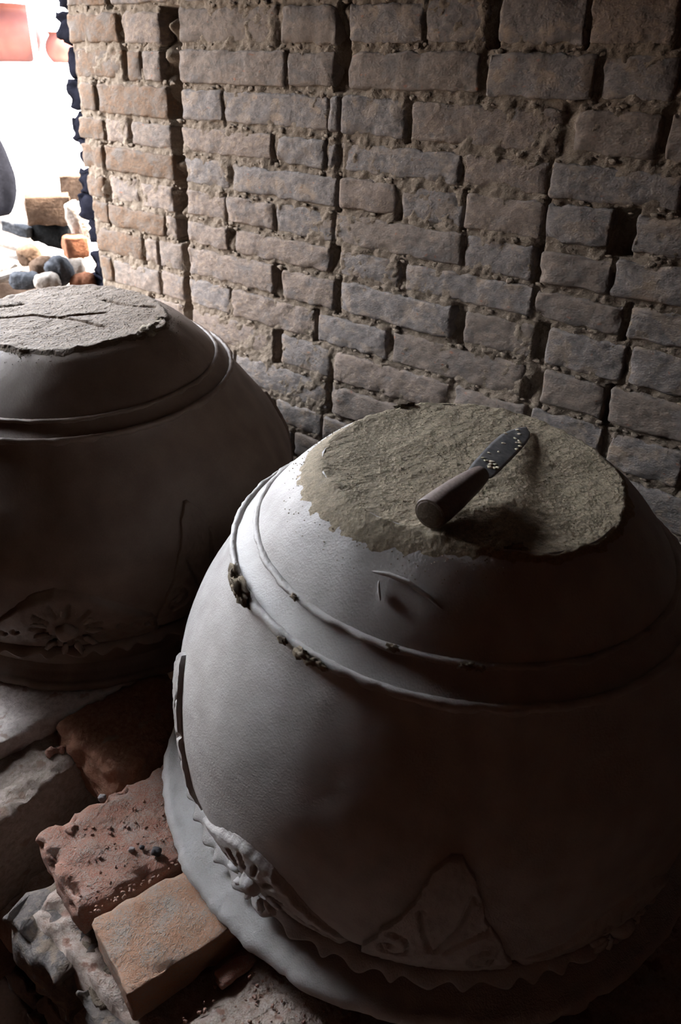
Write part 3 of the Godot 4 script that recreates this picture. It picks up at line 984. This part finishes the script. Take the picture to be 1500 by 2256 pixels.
# ------------------------------------------------------------------ rubble on the bench
func rough(called: String, size: Vector3, at: Vector3, yaw: float, material: Material, s: int, label: String, category: String, chip := 0.02, amp := 0.006, pitch := 0.0, taper := Vector2.ZERO, r := 0.012) -> MeshInstance3D:
	var m := block(size, Vector3i(maxi(4, int(size.x / 0.012)), maxi(3, int(size.y / 0.014)), maxi(4, int(size.z / 0.012))), r, amp, 22.0, s, chip, taper)
	var o := put(called, m, material, self, Transform3D(Basis(Vector3.UP, yaw) * Basis(Vector3.RIGHT, pitch), at))
	tag(o, label, category)
	return o


func bench_rubble() -> void:
	var along := atan2(0.61, 0.79)
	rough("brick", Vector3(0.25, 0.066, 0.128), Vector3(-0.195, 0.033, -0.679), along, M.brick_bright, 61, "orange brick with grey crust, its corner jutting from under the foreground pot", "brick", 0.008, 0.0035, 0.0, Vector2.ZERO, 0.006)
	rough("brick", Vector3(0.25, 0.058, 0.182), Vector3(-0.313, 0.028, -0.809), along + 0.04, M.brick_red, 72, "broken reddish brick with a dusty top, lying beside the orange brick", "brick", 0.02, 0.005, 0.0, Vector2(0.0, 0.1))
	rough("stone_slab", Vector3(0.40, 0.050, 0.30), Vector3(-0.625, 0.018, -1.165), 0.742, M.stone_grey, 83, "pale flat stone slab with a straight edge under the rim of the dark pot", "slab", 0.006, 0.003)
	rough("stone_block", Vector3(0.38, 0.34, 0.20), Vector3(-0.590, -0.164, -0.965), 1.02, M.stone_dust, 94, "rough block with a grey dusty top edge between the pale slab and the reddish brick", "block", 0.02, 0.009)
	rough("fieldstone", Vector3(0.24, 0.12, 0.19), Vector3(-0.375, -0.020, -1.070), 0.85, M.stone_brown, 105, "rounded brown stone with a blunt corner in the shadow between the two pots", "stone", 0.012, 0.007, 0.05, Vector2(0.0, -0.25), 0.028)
	rough("mortar_lump", Vector3(0.065, 0.13, 0.15), Vector3(-0.333, -0.078, -0.655), along, M.mortar, 116, "crumbling whitish mortar clinging to the bench edge below the orange brick", "mortar lump", 0.012, 0.010)
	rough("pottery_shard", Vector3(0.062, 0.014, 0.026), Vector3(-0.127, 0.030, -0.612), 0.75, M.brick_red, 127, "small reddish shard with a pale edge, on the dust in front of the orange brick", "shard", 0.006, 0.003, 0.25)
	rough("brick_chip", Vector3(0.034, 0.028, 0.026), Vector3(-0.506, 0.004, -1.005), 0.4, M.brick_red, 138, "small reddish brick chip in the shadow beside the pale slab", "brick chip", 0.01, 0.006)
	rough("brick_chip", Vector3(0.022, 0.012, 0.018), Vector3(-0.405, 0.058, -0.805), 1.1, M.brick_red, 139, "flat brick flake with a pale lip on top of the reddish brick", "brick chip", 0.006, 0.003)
	# pebbles on the reddish brick
	var stones := [
		[Vector3(-0.265, 0.063, -0.765), 0.0075, "black_pebble", "dark round pebble near the pot rim on the reddish brick"],
		[Vector3(-0.375, 0.060, -0.864), 0.0065, "grey_pebble", "pale grey pebble at the shaded back of the reddish brick"],
		[Vector3(-0.304, 0.061, -0.769), 0.0045, "grey_pebble", "small grey pebble left of the dark round pebble on the reddish brick"],
		[Vector3(-0.289, 0.061, -0.773), 0.0038, "black_pebble", "tiny dark pebble between the dark round pebble and a small grey one"]]
	for p in stones:
		var r: float = p[1]
		tag(put("pebble", pebble(Vector3(r, r * 0.8, r * 0.9), int(r * 9000), 0.25, 8), M[p[2]], self, Transform3D(Basis.IDENTITY, p[0])), p[3], "pebble", "pebbles on the reddish brick")
	# crumbs and grit that nobody could count
	var st := SurfaceTool.new()
	var bits := [pebble(Vector3(1, 0.7, 0.8), 3, 0.6, 4), pebble(Vector3(1, 0.6, 0.9), 8, 0.7, 4)]
	for k in 260:
		var q := Vector2(rng.randf(), rng.randf())
		var along_v := Vector3(0.79, 0, -0.61)
		var across := Vector3(0.61, 0, 0.79)
		var p := Vector3(-0.302, 0, -0.795) + along_v * (q.x - 0.5) * 0.23 + across * (q.y - 0.5) * 0.14
		var y := 0.057
		if k > 120:
			p = Vector3(-0.10, 0, -0.60) + along_v * (q.x - 0.5) * 0.30 + across * (q.y - 0.15) * 0.14
			y = 0.030
		elif k > 80:
			p = Vector3(-0.262, 0, -0.725) + along_v * (q.x - 0.5) * 0.2 + across * (q.y - 0.5) * 0.012
			y = 0.060
		var r := rng.randf_range(0.0012, 0.0036)
		st.append_from(bits[k % 2], 0, Transform3D(Basis(Vector3.UP, rng.randf() * TAU).scaled(Vector3.ONE * r), Vector3(p.x, y, p.z)))
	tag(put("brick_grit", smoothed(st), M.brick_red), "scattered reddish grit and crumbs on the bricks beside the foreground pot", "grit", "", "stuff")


# ------------------------------------------------------------------ outside the doorway
func outside() -> void:
	var ground := surf(60, 60, func(a: float, b: float) -> Vector3:
		var x: float = lerpf(-16.0, LEFT, a)
		var z: float = lerpf(9.0, -9.0, b)
		return Vector3(x, -0.03 + nb.get_noise_2d(x * 1.5, z * 1.5) * 0.03, z))
	tag(put("floor_outside", ground, M.bright_ground, self, wall_frame()), "sunlit pale yard outside the doorway", "ground", "", "structure")
	# added unseen block across the yard: cuts the low sky from the doorway
	var shed := base("shed", wall_frame())
	tag(shed, "added long low block across the yard, unseen, that keeps out low sky light", "shed", "", "structure")
	slab("sky_blocker_wall", Vector3(-8.5, -0.1, -1.2), Vector3(-7.0, 2.1, 8.0), M.brick_umber, shed)
	slab("sky_blocker_roof", Vector3(-8.8, 2.1, -1.3), Vector3(-6.8, 2.25, 8.3), M.soot, shed)
	# heap of earth that carries the rubble by the doorway
	var c := Vector3(-1.02, 0, -2.52)
	var heap := surf(48, 16, func(u: float, v: float) -> Vector3:
		var a := (u if u < 1.0 else 0.0) * TAU
		var q: float = v
		var d := Vector3(cos(a), 0, sin(a))
		var y: float = 0.52 * (1.0 - pow(q, 2.2)) + nb.get_noise_3dv(d * 2.0 * q) * 0.03 * (1.0 if v < 1.0 else 0.0)
		var rad := wall_basis * Vector3(d.x * 0.42, 0, d.z * 0.45)
		return rad * q + Vector3(0, y - 0.05, 0), true)
	tag(put("earth_heap", heap, M.rubble_tan, self, Transform3D(Basis.IDENTITY, c + wall_basis * Vector3(-0.12, 0, 0.0))), "heap of pale earth just outside the doorway, under the rubble", "heap", "", "stuff")
	var g := "rubble outside the doorway"
	var list := [
		["brick", Vector3(0.135, 0.085, 0.10), Vector3(-0.945, 0.694, -2.589), 0.35, "rubble_tan", "whole tan brick lying level at the top of the rubble heap", "brick", 0.0],
		["brick", Vector3(0.085, 0.075, 0.09), Vector3(-0.898, 0.742, -2.73), 0.2, "rubble_tan", "broken brick standing behind the level tan brick, touching the wall end", "brick", 0.0],
		["limestone", Vector3(0.055, 0.125, 0.06), Vector3(-0.835, 0.668, -2.52), 0.3, "rubble_white", "tall white stone leaning against the dark wall end", "stone", 0.25],
		["brick", Vector3(0.07, 0.062, 0.07), Vector3(-0.836, 0.606, -2.47), 0.5, "rubble_orange", "orange brick piece under the tall white stone", "brick", 0.0],
		["stone", Vector3(0.07, 0.06, 0.06), Vector3(-0.838, 0.552, -2.45), 0.1, "rubble_white", "pale block under the orange brick piece", "stone", 0.0],
		["charred_log", Vector3(0.15, 0.075, 0.08), Vector3(-0.965, 0.612, -2.635), -0.35, "rubble_dark", "black charred lump under the level tan brick", "charred lump", -0.2],
		["slate", Vector3(0.09, 0.035, 0.06), Vector3(-1.062, 0.628, -2.62), -0.2, "rubble_grey", "grey slate piece left of the black lump", "stone", -0.25],
		["plank", Vector3(0.26, 0.018, 0.05), Vector3(-1.005, 0.574, -2.545), -0.15, "rubble_white", "narrow white plank slanting down across the rubble", "plank", -0.22],
		["stone", Vector3(0.07, 0.06, 0.06), Vector3(-0.985, 0.575, -2.47), 0.6, "rubble_tan", "brown stone under the white plank", "stone", 0.3],
		["stone", Vector3(0.075, 0.07, 0.06), Vector3(-0.925, 0.550, -2.41), 0.9, "rubble_tan", "tan stone in the middle of the lower rubble", "stone", 0.4],
		["cobble", Vector3(0.085, 0.05, 0.06), Vector3(-0.955, 0.532, -2.33), 0.2, "rubble_grey", "dark grey cobble just above the edge of the dark pot", "stone", 0.0],
		["cobble", Vector3(0.075, 0.085, 0.06), Vector3(-0.848, 0.562, -2.335), 0.6, "rubble_grey", "rounded grey cobble near the dark wall end", "stone", 0.5],
		["limestone", Vector3(0.075, 0.055, 0.06), Vector3(-0.868, 0.540, -2.28), 0.4, "rubble_white", "white stone between the two grey cobbles", "stone", 0.0],
		["stone", Vector3(0.08, 0.07, 0.07), Vector3(-0.785, 0.520, -2.345), 0.3, "rubble_orange", "pinkish stone at the foot of the dark wall end", "stone", 0.2],
		["plank", Vector3(0.20, 0.02, 0.05), Vector3(-1.06, 0.525, -2.36), 0.75, "rubble_white", "pale board lying at the lower left of the rubble", "plank", 0.15],
		["limestone", Vector3(0.14, 0.07, 0.12), Vector3(-1.10, 0.520, -2.52), 0.1, "rubble_white", "big white stone at the left side of the rubble", "stone", 0.0]]
	var s := 200
	for r in list:
		s += 1
		var size: Vector3 = r[1]
		var round_r := 0.006 if r[0] in ["brick", "plank", "slate"] else minf(size.y, size.x) * 0.38
		var m := block(size, Vector3i(5, 4, 4), round_r, size.y * 0.06, 25.0, s, 0.006)
		var b := Basis(Vector3.UP, r[3]) * Basis(Vector3.BACK, r[7])
		tag(put(r[0], m, M[r[4]], self, Transform3D(b, r[2])), r[5], r[6], g)
	# a tall dark sack standing behind the heap
	var sack := surf(48, 30, func(u: float, v: float) -> Vector3:
		var a := (u if u < 1.0 else 0.0) * TAU
		var prof: float = 0.20 * pow(sin(clampf(v * 0.93 + 0.07, 0.0, 1.0) * PI), 0.45) * (1.0 - 0.45 * v)
		if v == 0.0 or v == 1.0:
			prof = 0.0
		var fold: float = 1.0 + 0.06 * sin(a * 9.0 + v * 2.0) + 0.05 * nb.get_noise_3d(cos(a) * 2.0, sin(a) * 2.0, v * 3.0)
		return Vector3(cos(a) * prof * fold, v * 0.52, sin(a) * prof * fold * 0.8), true)
	tag(put("cloth_sack", sack, M.sackcloth, self, Transform3D(Basis(Vector3.BACK, 0.06), Vector3(-1.565, 0.50, -3.50))), "tall dark grey cloth sack with upright folds at the left edge of the doorway view", "sack")
	var stand := block(Vector3(0.46, 0.55, 0.40), Vector3i(6, 6, 6), 0.02, 0.008, 12.0, 77, 0.01)
	tag(put("stone_plinth", stand, M.rubble_white, self, Transform3D(Basis(Vector3.UP, 0.4), Vector3(-1.63, 0.215, -3.54))), "whitish stone block that the dark sack stands on", "stone block")
	# ledge with bright terracotta jars farther off
	var ledge := block(Vector3(2.2, 1.13, 0.64), Vector3i(10, 6, 4), 0.03, 0.01, 6.0, 55, 0.01)
	tag(put("garden_wall", ledge, M.pale_plaster, self, Transform3D(Basis(Vector3.UP, 0.15), Vector3(-2.15, 0.52, -5.6))), "sunlit pale plastered wall across the yard", "wall")
	for p in [[-2.11, 0.20, "wide terracotta jar glowing in the sun on the pale wall, leftmost in view"], [-1.77, 0.11, "small terracotta jar beside the wide one, next to the wall end"]]:
		var R: float = p[1]
		var jar := surf(36, 20, func(u: float, v: float) -> Vector3:
			var a := (u if u < 1.0 else 0.0) * TAU
			var pr := [0.0, 0.62, 0.74, 0.90, 1.0, 1.0, 0.93, 0.80, 0.70, 0.80, 0.84, 0.72, 0.0]
			var f := v * 12.0
			var i := mini(int(f), 11)
			var r: float = lerpf(pr[i], pr[i + 1], f - i) * R
			var hh := [0.0, 0.0, 0.12, 0.3, 0.55, 0.8, 1.05, 1.25, 1.38, 1.45, 1.52, 1.52, 1.50]
			return Vector3(cos(a) * r, lerpf(hh[i], hh[i + 1], f - i) * R, sin(a) * r), true)
		tag(put("terracotta_jar", jar, M.terracotta, self, Transform3D(Basis.IDENTITY, Vector3(p[0], 1.085, -5.52))), p[2], "jar", "terracotta jars on the pale wall")
	var awning := base("tarpaulin", Transform3D(Basis(Vector3.BACK, -0.10), Vector3(-2.45, 1.52, -5.60)))  # blue edge in view; the rest is added overhead to shade the jars
	tag(awning, "bright blue tarpaulin on poles, its unseen part added to shade the terracotta jars", "tarpaulin")
	put("sheet", surf(24, 24, func(u: float, v: float) -> Vector3:
		# an upper and a lower skin, 8 mm apart, closed at the edges
		var q: float = v * 2.0
		var w: float = q if q < 1.0 else 2.0 - q
		var sag: float = -0.05 * sin(u * PI) * sin(w * PI) + 0.012 * sin(u * 17.0 + w * 5.0)
		return Vector3((u - 0.5) * 1.6, sag + (0.004 if q > 0.0 and q < 1.0 else -0.004), (w - 0.5) * 1.3), true), M.blue_sheet, awning)
	for p in [Vector3(0.78, -0.83, 0.62), Vector3(-0.78, -0.83, 0.62)]:
		var pole := CylinderMesh.new()
		pole.top_radius = 0.012
		pole.bottom_radius = 0.015
		pole.height = 1.62
		put("pole", pole, M.pale_plaster, awning, Transform3D(Basis(Vector3.BACK, 0.10), p))
